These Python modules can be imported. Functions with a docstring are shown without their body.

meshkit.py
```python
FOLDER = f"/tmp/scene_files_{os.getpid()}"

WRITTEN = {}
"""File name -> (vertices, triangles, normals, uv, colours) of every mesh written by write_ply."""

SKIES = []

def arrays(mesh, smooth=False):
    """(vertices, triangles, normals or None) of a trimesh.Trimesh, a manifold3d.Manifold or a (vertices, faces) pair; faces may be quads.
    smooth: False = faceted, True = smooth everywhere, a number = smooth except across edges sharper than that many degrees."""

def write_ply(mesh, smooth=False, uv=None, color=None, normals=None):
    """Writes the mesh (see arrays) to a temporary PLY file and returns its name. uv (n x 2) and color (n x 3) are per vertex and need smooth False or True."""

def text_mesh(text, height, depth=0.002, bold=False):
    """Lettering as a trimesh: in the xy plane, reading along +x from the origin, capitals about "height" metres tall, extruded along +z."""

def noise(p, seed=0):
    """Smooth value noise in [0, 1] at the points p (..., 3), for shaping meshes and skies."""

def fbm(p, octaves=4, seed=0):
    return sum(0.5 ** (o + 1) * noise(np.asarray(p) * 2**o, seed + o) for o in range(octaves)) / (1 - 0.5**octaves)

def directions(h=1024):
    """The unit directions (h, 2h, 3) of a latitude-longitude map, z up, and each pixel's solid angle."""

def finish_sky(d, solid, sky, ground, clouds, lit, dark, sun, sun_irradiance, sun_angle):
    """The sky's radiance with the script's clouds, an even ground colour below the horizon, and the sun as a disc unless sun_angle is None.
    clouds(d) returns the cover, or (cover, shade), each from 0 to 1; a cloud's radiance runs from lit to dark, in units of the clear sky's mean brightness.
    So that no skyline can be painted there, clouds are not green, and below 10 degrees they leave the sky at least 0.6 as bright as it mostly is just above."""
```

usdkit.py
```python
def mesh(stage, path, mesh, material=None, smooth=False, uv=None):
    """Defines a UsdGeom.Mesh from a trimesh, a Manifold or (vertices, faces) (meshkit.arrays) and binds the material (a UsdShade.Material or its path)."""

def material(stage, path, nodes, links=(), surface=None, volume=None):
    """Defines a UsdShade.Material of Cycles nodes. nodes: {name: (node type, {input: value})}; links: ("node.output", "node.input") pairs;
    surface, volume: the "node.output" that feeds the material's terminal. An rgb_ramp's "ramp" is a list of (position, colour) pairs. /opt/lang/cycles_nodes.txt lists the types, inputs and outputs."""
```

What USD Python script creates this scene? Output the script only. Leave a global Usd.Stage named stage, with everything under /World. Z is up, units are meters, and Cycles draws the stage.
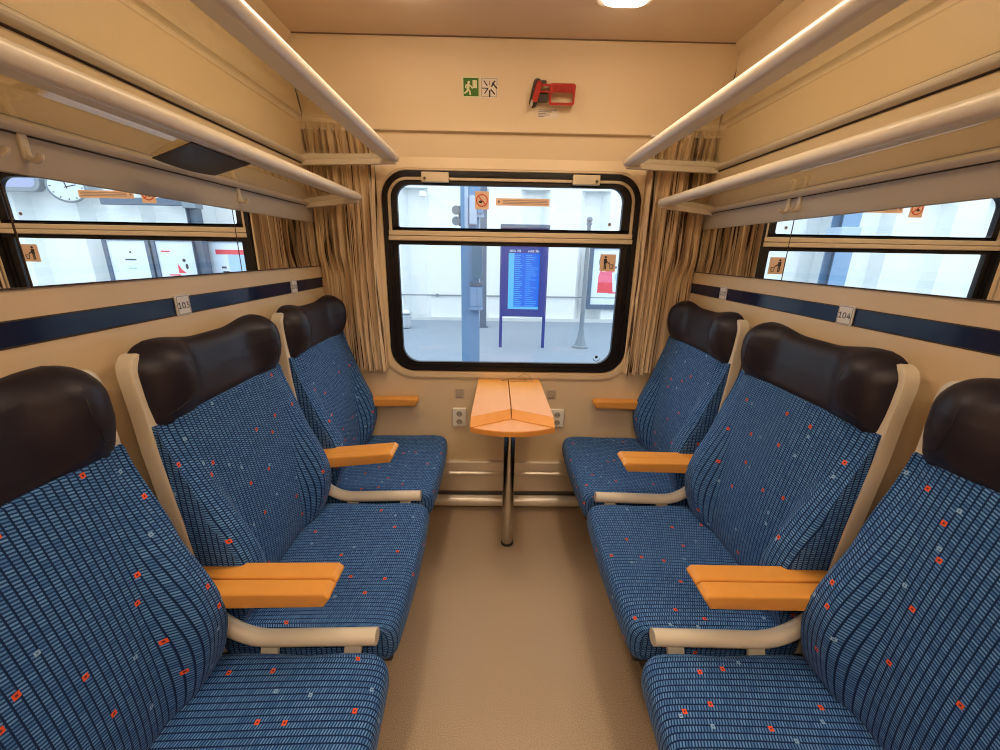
import math, random
import numpy as np, trimesh
from shapely import geometry as sg, affinity as sa, union_all
from pxr import Usd, UsdGeom, UsdLux, UsdShade, Gf, Sdf, Vt
import usdkit, meshkit

stage = Usd.Stage.CreateInMemory()
UsdGeom.SetStageUpAxis(stage, 'Z'); UsdGeom.SetStageMetersPerUnit(stage, 1.0)
stage.SetDefaultPrim(UsdGeom.Xform.Define(stage, '/World').GetPrim())
UsdGeom.Scope.Define(stage, '/World/Looks')

# ------------------------------------------------------------------ camera, sky, exposure
F_PX, PITCH, YAW, ROLL = 406.148, 0.2921, 0.0152, 0.0174
EYE = np.array([-0.0664, 0.0, 1.4677])
def make_camera():
    c, s = math.cos(YAW), math.sin(YAW)
    r = np.array([c, -s, 0.0]); fw = np.array([s * math.cos(PITCH), c * math.cos(PITCH), -math.sin(PITCH)]); up = np.cross(r, fw)
    r2 = r * math.cos(ROLL) + up * math.sin(ROLL); u2 = -r * math.sin(ROLL) + up * math.cos(ROLL)
    cam = UsdGeom.Camera.Define(stage, '/World/Camera')
    cam.CreateHorizontalApertureAttr(36.0); cam.CreateVerticalApertureAttr(27.0)
    cam.CreateFocalLengthAttr(36.0 * F_PX / 1000.0)
    cam.CreateFStopAttr(0.0); cam.CreateClippingRangeAttr(Gf.Vec2f(0.02, 500.0))
    cam.CreateExposureAttr(0.10)
    m = Gf.Matrix4d(*[float(x) for x in (*r2, 0, *u2, 0, *(-fw), 0, *EYE, 1)])
    UsdGeom.Xformable(cam).AddTransformOp().Set(m)
make_camera()
dome = UsdLux.DomeLight.Define(stage, '/World/Sky')           # even overcast sky
dome.CreateColorAttr(Gf.Vec3f(0.80, 0.92, 1.0)); dome.CreateIntensityAttr(0.77)
LAMP_L = 20.5                                                  # radiance of the two ceiling lamps
LAMP_C = (1.0, 0.80, 0.60)
CORRIDOR_FILL_L = 28.0  # radiance of the fill lamp added out of view in the corridor

# ------------------------------------------------------------------ helpers
W, D, H = 0.95, 2.1385, 2.298
PI = math.pi
used = {}
def numbered(parent, name):
    k = (parent, name); n = used.get(k, -1) + 1; used[k] = n
    return name if n == 0 else f'{name}_{n:03d}'
def custom(prim, label=None, cat=None, group=None, kind=None):
    for k, v in (('label', label), ('category', cat), ('group', group), ('kind', kind)):
        if v: prim.SetCustomDataByKey(k, v)
    return prim
def obj(name, mesh, mat, parent=None, smooth=30, uv=None, label=None, cat=None, group=None, kind=None):
    base = str(parent.GetPath()) if parent else '/World'
    p = usdkit.mesh(stage, f'{base}/{numbered(base, name)}', mesh, '/World/Looks/' + mat, smooth=smooth, uv=uv).GetPrim()
    return custom(p, label, cat, group, kind)
def thing(name, label, cat, loc=(0, 0, 0), rotz=0.0, group=None, kind=None):
    x = UsdGeom.Xform.Define(stage, '/World/' + numbered('/World', name))
    x.AddTranslateOp().Set(Gf.Vec3d(*map(float, loc)))
    if rotz: x.AddRotateZOp().Set(float(rotz))
    return custom(x.GetPrim(), label, cat, group, kind)
cat_ = trimesh.util.concatenate
def box(x0, x1, y0, y1, z0, z1):
    m = trimesh.creation.box([x1 - x0, y1 - y0, z1 - z0]); m.apply_translation([(x0 + x1) / 2, (y0 + y1) / 2, (z0 + z1) / 2]); return m
def rbox(x0, x1, y0, y1, z0, z1, r=0.004, n=3):
    r = min(r, (x1 - x0) / 2 - 1e-5, (y1 - y0) / 2 - 1e-5, (z1 - z0) / 2 - 1e-5)
    pts = []
    s = trimesh.creation.uv_sphere(radius=r, count=[2 * n, 4 * n]).vertices
    for x in (x0 + r, x1 - r):
        for y in (y0 + r, y1 - r):
            for z in (z0 + r, z1 - r): pts.append(s + [x, y, z])
    return trimesh.convex.convex_hull(np.vstack(pts))
def hull(points, r=0.0, n=3):
    points = np.asarray(points, float)
    if r:
        s = trimesh.creation.uv_sphere(radius=r, count=[2 * n, 4 * n]).vertices
        points = (points[:, None, :] + s[None]).reshape(-1, 3)
    return trimesh.convex.convex_hull(points)
def tube(path, r, n=14, cap=True):
    P = np.asarray(path, float); T = np.gradient(P, axis=0); T /= np.linalg.norm(T, axis=1, keepdims=True)
    ref = np.array([0, 0, 1.0]) if abs(T[0, 2]) < 0.9 else np.array([0, 1.0, 0])
    N = np.cross(T[0], ref); N /= np.linalg.norm(N); rings = []
    R = np.broadcast_to(r, len(P))
    for i in range(len(P)):
        N = N - T[i] * (N @ T[i]); N /= np.linalg.norm(N); B = np.cross(T[i], N)
        a = np.linspace(0, 2 * PI, n, endpoint=False)
        rings.append(P[i] + R[i] * (np.cos(a)[:, None] * N + np.sin(a)[:, None] * B))
    return loft(np.array(rings), cap)
def loft(rings, cap=True):
    m, n = rings.shape[:2]; V = rings.reshape(-1, 3); F = []
    for i in range(m - 1):
        j = np.arange(n); k = (j + 1) % n
        a, b, c, d = i * n + j, i * n + k, (i + 1) * n + k, (i + 1) * n + j
        F += [np.stack([a, b, c], 1), np.stack([a, c, d], 1)]
    F = np.vstack(F)
    if cap:
        V = np.vstack([V, rings[0].mean(0), rings[-1].mean(0)]); j = np.arange(n); k = (j + 1) % n
        F = np.vstack([F, np.stack([k, j, np.full(n, m * n)], 1), np.stack([(m - 1) * n + j, (m - 1) * n + k, np.full(n, m * n + 1)], 1)])
    t = trimesh.Trimesh(V, F, process=False)
    if t.volume < 0: t.invert()
    return t
def bend(path, r, n=6):
    """a polyline with its corners rounded to about radius r"""
    P = [np.asarray(p, float) for p in path]; out = [P[0]]
    for a, b, c in zip(P, P[1:], P[2:]):
        u, w = a - b, c - b; lu, lw = np.linalg.norm(u), np.linalg.norm(w); d = min(r, lu / 2.05, lw / 2.05)
        s, e = b + u / lu * d, b + w / lw * d
        for t in np.linspace(0, 1, n): out.append((1 - t) ** 2 * s + 2 * t * (1 - t) * b + t * t * e)
    out.append(P[-1]); return out
def cyl(p, q, r, n=20):
    return tube(np.linspace(p, q, 2), r, n)
def rrect(x0, x1, z0, z1, r, n=10):
    r = r if np.ndim(r) else (r,) * 4            # bl br tr tl
    pts = []
    for (cx, cz, a0), q in zip(((x0, z0, PI), (x1, z0, 1.5 * PI), (x1, z1, 0), (x0, z1, PI / 2)), r):
        q = max(q, 1e-5); ox = q if cx == x0 else -q; oz = q if cz == z0 else -q
        for a in np.linspace(a0, a0 + PI / 2, n): pts.append((cx + ox + q * math.cos(a), cz + oz + q * math.sin(a)))
    return sg.Polygon(pts)
def extr(poly, depth):
    ps = [g for g in getattr(poly, 'geoms', [poly]) if g.area > 1e-10]
    return cat_([trimesh.creation.extrude_polygon(g, depth, engine='earcut') for g in ps])
def on_xz(poly, y0, y1):
    """polygon in (x, z) -> solid between y0 < y1"""
    m = extr(poly, y1 - y0); v = np.array(m.vertices)
    return trimesh.Trimesh(np.stack([v[:, 0], y1 - v[:, 2], v[:, 1]], 1), m.faces, process=False)
def along_y(poly, y0, y1):
    """polygon in (x, z) extruded along y"""
    return on_xz(poly, y0, y1)
def along_x(poly, x0, x1):
    """polygon in (y, z) extruded along x"""
    m = extr(poly, x1 - x0); v = np.array(m.vertices)
    return trimesh.Trimesh(np.stack([v[:, 2] + x0, v[:, 0], v[:, 1]], 1), m.faces, process=False)
def on_yz(poly, x0, x1):
    return along_x(poly, x0, x1)
def bevel_ring(outer, hole, y_back, y_front, b):
    """a ring in the xz plane whose front (towards -y) edges are chamfered"""
    base = outer.difference(hole)
    parts = [on_xz(base, y_front + b, y_back)]
    for k in range(3):
        t0, t1 = k / 3, (k + 1) / 3
        ins = b * (1 - math.sqrt(max(0, 1 - t1 ** 2)))
        parts.append(on_xz(outer.buffer(-ins).difference(hole.buffer(ins)), y_front + b * (1 - t1), y_front + b * (1 - t0)))
    return cat_(parts)
def mirror_x(m):
    v = np.array(m.vertices); v[:, 0] *= -1
    return trimesh.Trimesh(v, np.array(m.faces)[:, ::-1], process=False)
def side(m, s):
    """geometry is written for the left (x < 0); s = +1 mirrors it to the right"""
    return mirror_x(m) if s > 0 else m
def text_on(text, h, origin, right, up, depth=0.0006, bold=False, centre=True):
    t = meshkit.text_mesh(text, h, depth, bold); v = np.array(t.vertices)
    if centre: v[:, :2] -= (v[:, :2].min(0) + v[:, :2].max(0)) / 2
    r, u = np.asarray(right, float), np.asarray(up, float); n = np.cross(r, u)
    return trimesh.Trimesh(np.asarray(origin) + v[:, :1] * r + v[:, 1:2] * u + v[:, 2:] * n, t.faces, process=False)

# ------------------------------------------------------------------ materials
class G:
    """a small node-graph writer"""
    def __init__(s): s.n, s.l = {}, []
    def add(s, kind, ins=None, out=None):
        k = f'n{len(s.n)}'; vals = {}
        for a, b in (ins or {}).items():
            if isinstance(b, str) and b.startswith('n') and '.' in b: s.l.append((b, f'{k}.{a}'))
            else: vals[a] = b
        s.n[k] = (kind, vals)
        return f'{k}.{out}' if out else k
    def m(s, op, a, b=0.0, c=0.0): return s.add('math', {'math_type': op, 'value1': a, 'value2': b, 'value3': c}, 'value')
    def mix(s, f, a, b): return s.add('mix_color', {'fac': f, 'a': a, 'b': b}, 'result')
    def noise(s, vec, scale, detail=2.0, rough=0.5):
        return s.add('noise_texture', {'vector': vec, 'scale': scale, 'detail': detail, 'roughness': rough}, 'fac')
    def done(s, name, surface): usdkit.material(stage, '/World/Looks/' + name, s.n, s.l, surface=surface)
def rgb(r, g, b):
    f = lambda c: (c / 12.92 if c <= 0.04045 else ((c + 0.055) / 1.055) ** 2.4)
    return tuple(f(c / 255) for c in (r, g, b))
def plain(name, col, rough=0.5, metallic=0.0, spec=0.5, vary=0.0, scale=6.0, bump=0.0, bscale=400.0, **kw):
    g = G(); ins = {'base_color': col, 'roughness': rough, 'metallic': metallic, 'specular_ior_level': spec, **kw}
    if vary or bump:
        pos = g.add('geometry', out='position')
        if vary:
            f = g.noise(pos, scale, 4.0)
            ins['base_color'] = g.mix(f, tuple(c * (1 - vary) for c in col), tuple(min(1, c * (1 + vary)) for c in col))
        if bump:
            ins['normal'] = g.add('bump', {'height': g.noise(pos, bscale, 2.0), 'strength': bump, 'distance': 0.001}, 'normal')
    g.done(name, g.add('principled_bsdf', ins, 'BSDF'))
def emit(name, col, strength):
    g = G(); g.done(name, g.add('emission', {'color': col, 'strength': strength}, 'emission'))
def pane(name, tint=(1, 1, 1), ior=1.45):
    g = G(); back = g.add('geometry', out='backfacing')
    f = g.add('fresnel', {'IOR': g.m('subtract', ior, g.m('multiply', back, ior - 1.0 / ior))}, 'fac')   # the same reflection at both faces of a thin pane
    t = g.add('transparent_bsdf', {'color': tint}, 'BSDF'); r = g.add('glossy_bsdf', {'color': (1, 1, 1), 'roughness': 0.0}, 'BSDF')
    g.done(name, g.add('mix_closure', {'fac': f, 'closure1': t, 'closure2': r}, 'closure'))

WALL = (0.74, 0.57, 0.35)
plain('wall_panel', WALL, 0.38, vary=0.03, scale=3)
plain('ceiling_panel', (0.72, 0.54, 0.37), 0.42, vary=0.03, scale=2)
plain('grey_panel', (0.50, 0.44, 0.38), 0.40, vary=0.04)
plain('cream_metal', (0.72, 0.63, 0.48), 0.35)
plain('rail_paint', (0.76, 0.67, 0.54), 0.30)
plain('seam', (0.06, 0.035, 0.02), 0.7)
plain('soft_seam', (0.20, 0.125, 0.07), 0.7)
plain('black_rubber', (0.007, 0.005, 0.005), 0.42, spec=0.35)
plain('sash_metal', (0.62, 0.50, 0.33), 0.35, metallic=0.25)
plain('navy_gloss', (0.008, 0.015, 0.055), 0.12, spec=0.35)
plain('plate_white', (0.80, 0.77, 0.73), 0.35)
plain('ink', (0.03, 0.025, 0.025), 0.6)
plain('ink_faint', (0.25, 0.2, 0.17), 0.6)
plain('mirror', (0.93, 0.95, 0.95), 0.0, metallic=1.0)
plain('chrome', (0.55, 0.52, 0.48), 0.14, metallic=1.0)
plain('alu_brushed', (0.68, 0.59, 0.46), 0.36, metallic=0.55, vary=0.05, scale=20)
plain('alu_dark', (0.30, 0.27, 0.24), 0.35, metallic=0.8)
plain('pipe_paint', (0.78, 0.70, 0.57), 0.32, metallic=0.3)
plain('leather', (0.016, 0.011, 0.018), 0.42, spec=0.4, bump=0.25, bscale=900)
plain('leather_thread', (0.010, 0.007, 0.008), 0.6)
plain('dark_plastic', (0.02, 0.02, 0.022), 0.55)
plain('arm_wood', (0.76, 0.325, 0.055), 0.42, vary=0.06, scale=30)
plain('socket', (0.84, 0.78, 0.64), 0.3)
plain('socket_well', (0.40, 0.34, 0.25), 0.4)
plain('socket_hole', (0.05, 0.04, 0.03), 0.6)
plain('sign_green', (0.05, 0.16, 0.015), 0.5)
plain('sign_cream', (0.68, 0.66, 0.40), 0.5)
plain('sticker_white', (0.74, 0.62, 0.48), 0.5)
plain('sticker_warm_lit', (0.74, 0.50, 0.33), 0.5)  # white paper, with the warm interior light painted into its colour
plain('sticker_clear', (0.60, 0.46, 0.31), 0.4)
plain('sign_red', (0.55, 0.05, 0.02), 0.5)
plain('hammer_red', (0.42, 0.03, 0.018), 0.4)
plain('hammer_dark', (0.06, 0.045, 0.03), 0.5)
plain('leaflet', (0.035, 0.028, 0.024), 0.5)
plain('wire', (0.45, 0.36, 0.2), 0.35, metallic=0.7)
plain('hook_plastic', (0.72, 0.64, 0.54), 0.35)
# outside
plain('platform_ground', (0.25, 0.295, 0.35), 0.75, vary=0.06, scale=1.2)
plain('platform_kerb', (0.60, 0.62, 0.62), 0.8, vary=0.05)
plain('outer_wall', (0.80, 0.83, 0.82), 0.8, vary=0.04, scale=0.8)
plain('steel_blue', (0.20, 0.34, 0.52), 0.45, vary=0.04)
plain('steel_pale', (0.48, 0.58, 0.71), 0.5)
plain('steel_dark', (0.10, 0.15, 0.21), 0.5)
plain('panel_teal', (0.09, 0.19, 0.27), 0.5)
plain('steel_mid', (0.25, 0.38, 0.55), 0.5)
plain('lamp_grey', (0.22, 0.26, 0.29), 0.45)
plain('display_navy', (0.025, 0.045, 0.24), 0.35)
plain('poster_frame', (0.10, 0.14, 0.20), 0.4)
plain('poster_sheet', (0.74, 0.82, 0.90), 0.4)
plain('poster_pink', (0.85, 0.16, 0.25), 0.5)
plain('poster_red', (0.80, 0.08, 0.10), 0.5)
plain('poster_skin', (0.85, 0.62, 0.50), 0.5)
plain('poster_dark', (0.05, 0.05, 0.06), 0.5)
plain('poster_blue', (0.42, 0.62, 0.90), 0.5)
plain('bin_metal', (0.62, 0.65, 0.68), 0.35, metallic=0.5)
plain('clock_face', (0.70, 0.78, 0.82), 0.3)
plain('canopy_mauve', (0.35, 0.38, 0.55), 0.5)
plain('train_outside', (0.05, 0.10, 0.22), 0.4)
emit('lamp_glow', LAMP_C, LAMP_L)
emit('corridor_fill_glow', (1.0, 0.82, 0.64), CORRIDOR_FILL_L)  # glow of the added fill lamp behind the camera
emit('screen_blue', (0.01, 0.17, 0.90), 0.95)
emit('screen_cyan', (0.12, 0.55, 0.95), 1.0)
emit('screen_row', (0.08, 0.42, 1.0), 1.0)
emit('screen_white', (0.6, 0.75, 0.95), 0.8)
pane('window_glass', (0.97, 0.985, 1.0))
pane('shelf_glass', (0.82, 0.795, 0.72), 1.42)

def mat_floor():
    g = G(); p = g.add('geometry', out='position')
    a = g.noise(p, 260, 2.0); b = g.noise(p, 5, 3.0); c = g.noise(p, 90, 2.0)
    s = g.add('map_range', {'value': a, 'from_min': 0.38, 'from_max': 0.62, 'to_min': 0.0, 'to_max': 1.0}, 'result')
    base = g.mix(s, (0.40, 0.29, 0.18), (0.66, 0.50, 0.34))
    wear = g.mix(g.m('multiply', b, 0.5), base, (0.47, 0.35, 0.23))
    dirt = g.add('map_range', {'value': c, 'from_min': 0.70, 'from_max': 0.78, 'to_min': 0.0, 'to_max': 0.6}, 'result')
    col = g.mix(dirt, wear, (0.12, 0.08, 0.05))
    g.done('floor_lino', g.add('principled_bsdf', {'base_color': col, 'roughness': 0.42, 'specular_ior_level': 0.4}, 'BSDF'))
mat_floor()

def mat_fabric():
    g = G(); uv = g.add('uvmap', {'attribute': 'st'}, 'UV'); xyz = g.add('separate_xyz', {'vector': uv})
    u, v = xyz + '.x', xyz + '.y'
    cu = g.m('divide', u, 0.0142); fu = g.m('fraction', cu); iu = g.m('floor', cu)
    slant = g.m('multiply', fu, 0.55); rv = g.m('add', g.m('divide', v, 0.0068), slant)
    fv = g.m('fraction', rv); iv = g.m('floor', rv)
    dash = g.m('multiply', g.m('greater_than', fv, 0.48), g.m('multiply', g.m('greater_than', fu, 0.17), g.m('less_than', fu, 0.93)))
    cell = g.add('combine_xyz', {'x': iu, 'y': iv, 'z': 0.0}, 'vector')
    rnd = g.add('white_noise_texture', {'dimensions': '2D', 'vector': cell}, 'value')
    light = g.mix(rnd, (0.062, 0.17, 0.41), (0.140, 0.31, 0.60))
    base = g.mix(g.m('less_than', fu, 0.17), (0.009, 0.040, 0.140), (0.005, 0.018, 0.070))
    col = g.mix(dash, base, light)
    def squares(size, pitch, chance, colour, inner, seed, col):
        cu, cv = g.m('divide', u, pitch), g.m('divide', v, pitch)
        a, b = g.m('add', g.m('floor', cu), seed), g.m('floor', cv)
        w = g.add('white_noise_texture', {'dimensions': '2D', 'vector': g.add('combine_xyz', {'x': a, 'y': b, 'z': 0.0}, 'vector')})
        c = g.add('separate_xyz', {'vector': w + '.color'})
        lim = 0.5 - size / pitch
        du = g.m('absolute', g.m('subtract', g.m('subtract', g.m('fraction', cu), 0.5), g.m('multiply', g.m('subtract', c + '.x', 0.5), 2 * lim)))
        dv = g.m('absolute', g.m('subtract', g.m('subtract', g.m('fraction', cv), 0.5), g.m('multiply', g.m('subtract', c + '.y', 0.5), 2 * lim)))
        d = g.m('multiply', g.m('maximum', du, dv), pitch)
        on = g.m('multiply', g.m('less_than', d, size), g.m('less_than', w + '.value', chance))
        core = g.m('less_than', d, size * 0.36)
        return g.mix(on, col, g.mix(core, colour, inner))
    col = squares(0.0054, 0.105, 0.60, (0.80, 0.10, 0.025), (0.12, 0.03, 0.04), 3.0, col)
    col = squares(0.0044, 0.128, 0.50, (0.26, 0.42, 0.62), (0.06, 0.16, 0.36), 41.0, col)
    h = g.m('multiply', dash, 1.0)
    nrm = g.add('bump', {'height': h, 'strength': 0.35, 'distance': 0.0012}, 'normal')
    g.done('seat_fabric', g.add('principled_bsdf', {'base_color': col, 'roughness': 0.85, 'specular_ior_level': 0.2, 'sheen_weight': 0.15, 'sheen_roughness': 0.4,
                                                    'sheen_tint': (0.6, 0.75, 1.0), 'normal': nrm}, 'BSDF'))
mat_fabric()

def mat_curtain():
    g = G(); uv = g.add('uvmap', {'attribute': 'st'}, 'UV'); xyz = g.add('separate_xyz', {'vector': uv})
    u, v = xyz + '.x', xyz + '.y'
    a = g.noise(g.add('combine_xyz', {'x': g.m('multiply', u, 38.0), 'y': g.m('multiply', v, 1.6), 'z': 0.0}, 'vector'), 1.0, 3.0, 0.6)
    f = g.add('map_range', {'value': a, 'from_min': 0.54, 'from_max': 0.61, 'to_min': 0.0, 'to_max': 1.0}, 'result')
    col = g.mix(f, (0.76, 0.58, 0.37), (0.085, 0.048, 0.026))
    d = g.add('diffuse_bsdf', {'color': col, 'roughness': 0.4}, 'BSDF'); t = g.add('translucent_bsdf', {'color': col}, 'BSDF')
    g.done('curtain_cloth', g.add('mix_closure', {'fac': 0.12, 'closure1': d, 'closure2': t}, 'closure'))
mat_curtain()

def mat_wood():
    g = G(); p = g.add('geometry', out='position')
    s = g.add('mapping', {'vector': p, 'scale': (40, 4, 40)}, 'vector'); f = g.noise(s, 1.0, 4.0)
    col = g.mix(f, (0.74, 0.29, 0.045), (0.80, 0.345, 0.062))
    g.done('table_wood', g.add('principled_bsdf', {'base_color': col, 'roughness': 0.40}, 'BSDF'))
mat_wood()

# ------------------------------------------------------------------ the setting: room shell
Y0 = 0.06                                             # compartment side of the corridor partition
obj('floor', box(-1.25, 1.25, -1.0, D + 0.02, -0.06, 0.0), 'floor_lino', kind='structure', label='tan speckled lino floor of the compartment')
for s, nm in ((-1, 'left'), (1, 'right')):
    w = thing(f'wall_{nm}', f'cream panelled {nm} side wall of the compartment behind its seats', None, kind='structure'); used[('/World', f'wall_{nm}')] = 0
    obj('lower_panel', side(box(-1.0, -W, Y0 - .05, D + .05, 0.0, 1.285), s), 'wall_panel', w)
    obj('middle_panel', side(box(-1.0, -W, Y0 - .05, D + .05, 1.335, 1.39), s), 'wall_panel', w)
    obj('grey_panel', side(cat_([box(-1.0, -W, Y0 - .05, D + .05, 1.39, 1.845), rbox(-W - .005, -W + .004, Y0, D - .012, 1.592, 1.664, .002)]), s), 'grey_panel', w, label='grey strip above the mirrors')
    obj('navy_stripe', side(box(-1.0, -W - 0.0015, Y0 - .05, D + .05, 1.285, 1.335), s), 'navy_gloss', w, label='glossy navy blue stripe')
    obj('panel_seam', side(cat_([box(-W - .004, -W + .0012, Y0, D, z - .0016, z + .0016) for z in (1.2865, 1.3335)]), s), 'seam', w)
    obj('rack_panel', side(rbox(-1.0, -W + .003, Y0 - .05, D + .05, 1.69, 1.838, .002), s), 'wall_panel', w)
    obj('upper_panel', side(along_y(sg.Polygon([(-1.0, 1.845), (-W, 1.845), (-W, 2.03), (-W + .012, 2.042), (-W + .012, 2.20), (-W + .022, 2.268), (-W + .055, 2.296), (-W + .055, 2.33), (-1.0, 2.33)]), Y0 - .05, D + .05), s), 'wall_panel', w)
    obj('panel_seam', side(cat_([box(-W - .001, -W + .0125, Y0, 1.965, 2.2945, 2.2975), ]), s), 'seam', w)
    # aisle-side corridor ends
    obj('corridor_end', side(box(-1.3, -1.25, -1.05, Y0, 0, 2.34), s), 'wall_panel', w)
obj('ceiling', cat_([box(-1.25, 1.25, -1.05, 1.957, H, H + .05), ]), 'ceiling_panel', kind='structure', label='tan panelled ceiling with a seam near the window')

# window wall
WX0, WX1, WZ0, WZ1, WR = -0.6202, 0.6377, 0.8467, 1.8362, 0.125
hole = rrect(WX0, WX1, WZ0, WZ1, WR, 14)
wb = thing('wall_back', 'cream window wall at the end of the compartment', None, kind='structure'); used[('/World', 'wall_back')] = 0
obj('lower_panel', on_xz(sg.box(-1.0, 0.0, 1.0, 1.90).difference(hole), D, D + .06), 'wall_panel', wb)
rim = rrect(WX0 - .045, WX1 + .045, WZ0 - .045, WZ1 + .06, WR + .04, 14)
obj('window_surround', bevel_ring(rim, hole.buffer(.001), D + .001, D - .011, .010), 'wall_panel', wb)
prof = sg.Polygon([(D + .06, 1.86), (D, 1.86), (D - .004, 1.88), (D - .036, 1.995), (D - .03, 2.0), (D + .06, 2.0)])
obj('sloping_band', along_x(prof, -1.0, 1.0), 'wall_panel', wb)
up = [(D + .06, 1.99), (D - .045, 1.99), (D - .052, 1.994), (D - .055, 2.002), (D - .066, 2.05), (D - .115, 2.16), (D - .165, 2.270), (D - .1835, 2.306), (D - .1835, 2.34), (D + .06, 2.34)]
obj('upper_panel', along_x(sg.Polygon(up), -1.0, 1.0), 'wall_panel', wb)
obj('panel_seam', along_x(sg.Polygon([(1.952, 2.295), (1.957, 2.295), (1.957, 2.301), (1.952, 2.301)]), -W, W), 'soft_seam', wb)
for s in (-1, 1):
    P = [(x * 1.0) for x in ()]
    pts = [(s * (W - .0135 if z > 2.04 else W - .002), y - .0015, z) for y, z in ((D - .04, 1.985), (D - .0675, 2.05), (D - .1165, 2.16), (D - .165, 2.268), (D - .1835, 2.298))]
    obj('corner_seam', tube(pts, .0022, 6), 'seam', wb)
# corridor side: partition with an open doorway, corridor wall
wf = thing('wall_front', 'corridor partition with its open doorway', None, kind='structure'); used[('/World', 'wall_front')] = 0
for s in (-1, 1):
    obj('partition_panel', side(cat_([box(-1.25, -.36, Y0 - .05, Y0, 0, .85), box(-1.25, -.36, Y0 - .05, Y0, 1.95, 2.34), box(-1.25, -.90, Y0 - .05, Y0, .85, 1.95), box(-.42, -.36, Y0 - .05, Y0, .85, 1.95)]), s), 'wall_panel', wf)
    obj('partition_pane', side(box(-.90, -.42, Y0 - .03, Y0 - .026, .85, 1.95), s), 'window_glass', wf)
obj('door_lintel', box(-.36, .36, Y0 - .05, Y0, 2.02, 2.34), 'wall_panel', wf)
obj('corridor_wall', box(-1.3, 1.3, -1.05, -1.0, 0, 2.34), 'wall_panel', wf)

# ceiling lamps, then an unseen fill lamp added in the corridor
for s, nm in ((-1, 'left'), (1, 'right')):
    t = thing('ceiling_lamp', f'warm rectangular ceiling lamp, the {nm} one of the pair', 'ceiling lamp', (s * .352, 1.30, H - s * .006), group=None)
    o = rrect(-.09, .09, -.385, .385, .03, 6); i = rrect(-.075, .075, -.37, .37, .02, 6)
    fr = extr(o.difference(i), .014); fr.apply_translation([0, 0, -.012]); obj('frame', fr, 'rail_paint', t)
    gl = loft(np.array([[[x, y, z] for x, y in np.array(rrect(-.075 + q, .075 - q, -.37 + q, .37 - q, .03, 6).exterior.coords)[:-1]] for q, z in ((0, 0), (0, -.014), (.004, -.022), (.012, -.028), (.024, -.030))])); obj('diffuser', gl, 'lamp_glow', t)
t = thing('corridor_fill_lamp', 'added fill lamp on the unseen corridor ceiling behind the doorway', 'ceiling lamp', (0, -.55, H))  # added to fill the compartment with light from behind the camera
obj('frame', rbox(-.92, .92, -.1, .1, -.02, 0, .004), 'rail_paint', t); obj('diffuser', box(-.9, .9, -.08, .08, -.026, -.019), 'corridor_fill_glow', t)

# baseboard below the window: stepped metal trim and heating pipe
bb = thing('baseboard_back', 'stepped aluminium heater trim and pipe under the window', None, kind='structure'); used[('/World', 'baseboard_back')] = 0
obj('trim_rail', along_x(sg.Polygon([(D, .304), (D - .014, .304), (D - .024, .298), (D - .030, .256), (D - .030, .246), (D, .246)]), -W, W), 'alu_brushed', bb)
obj('trim_rail', along_x(sg.Polygon([(D, .244), (D - .034, .244), (D - .042, .238), (D - .042, .226), (D - .036, .220), (D, .220)]), -W, W), 'alu_brushed', bb)
obj('heater_panel', along_x(sg.Polygon([(D, .219), (D - .020, .219), (D - .026, .115), (D, .115)]), -W, W), 'alu_brushed', bb)
obj('kick_board', along_x(sg.Polygon([(D, .114), (D - .008, .114), (D - .008, 0), (D, 0)]), -W, W), 'alu_dark', bb)
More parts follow.
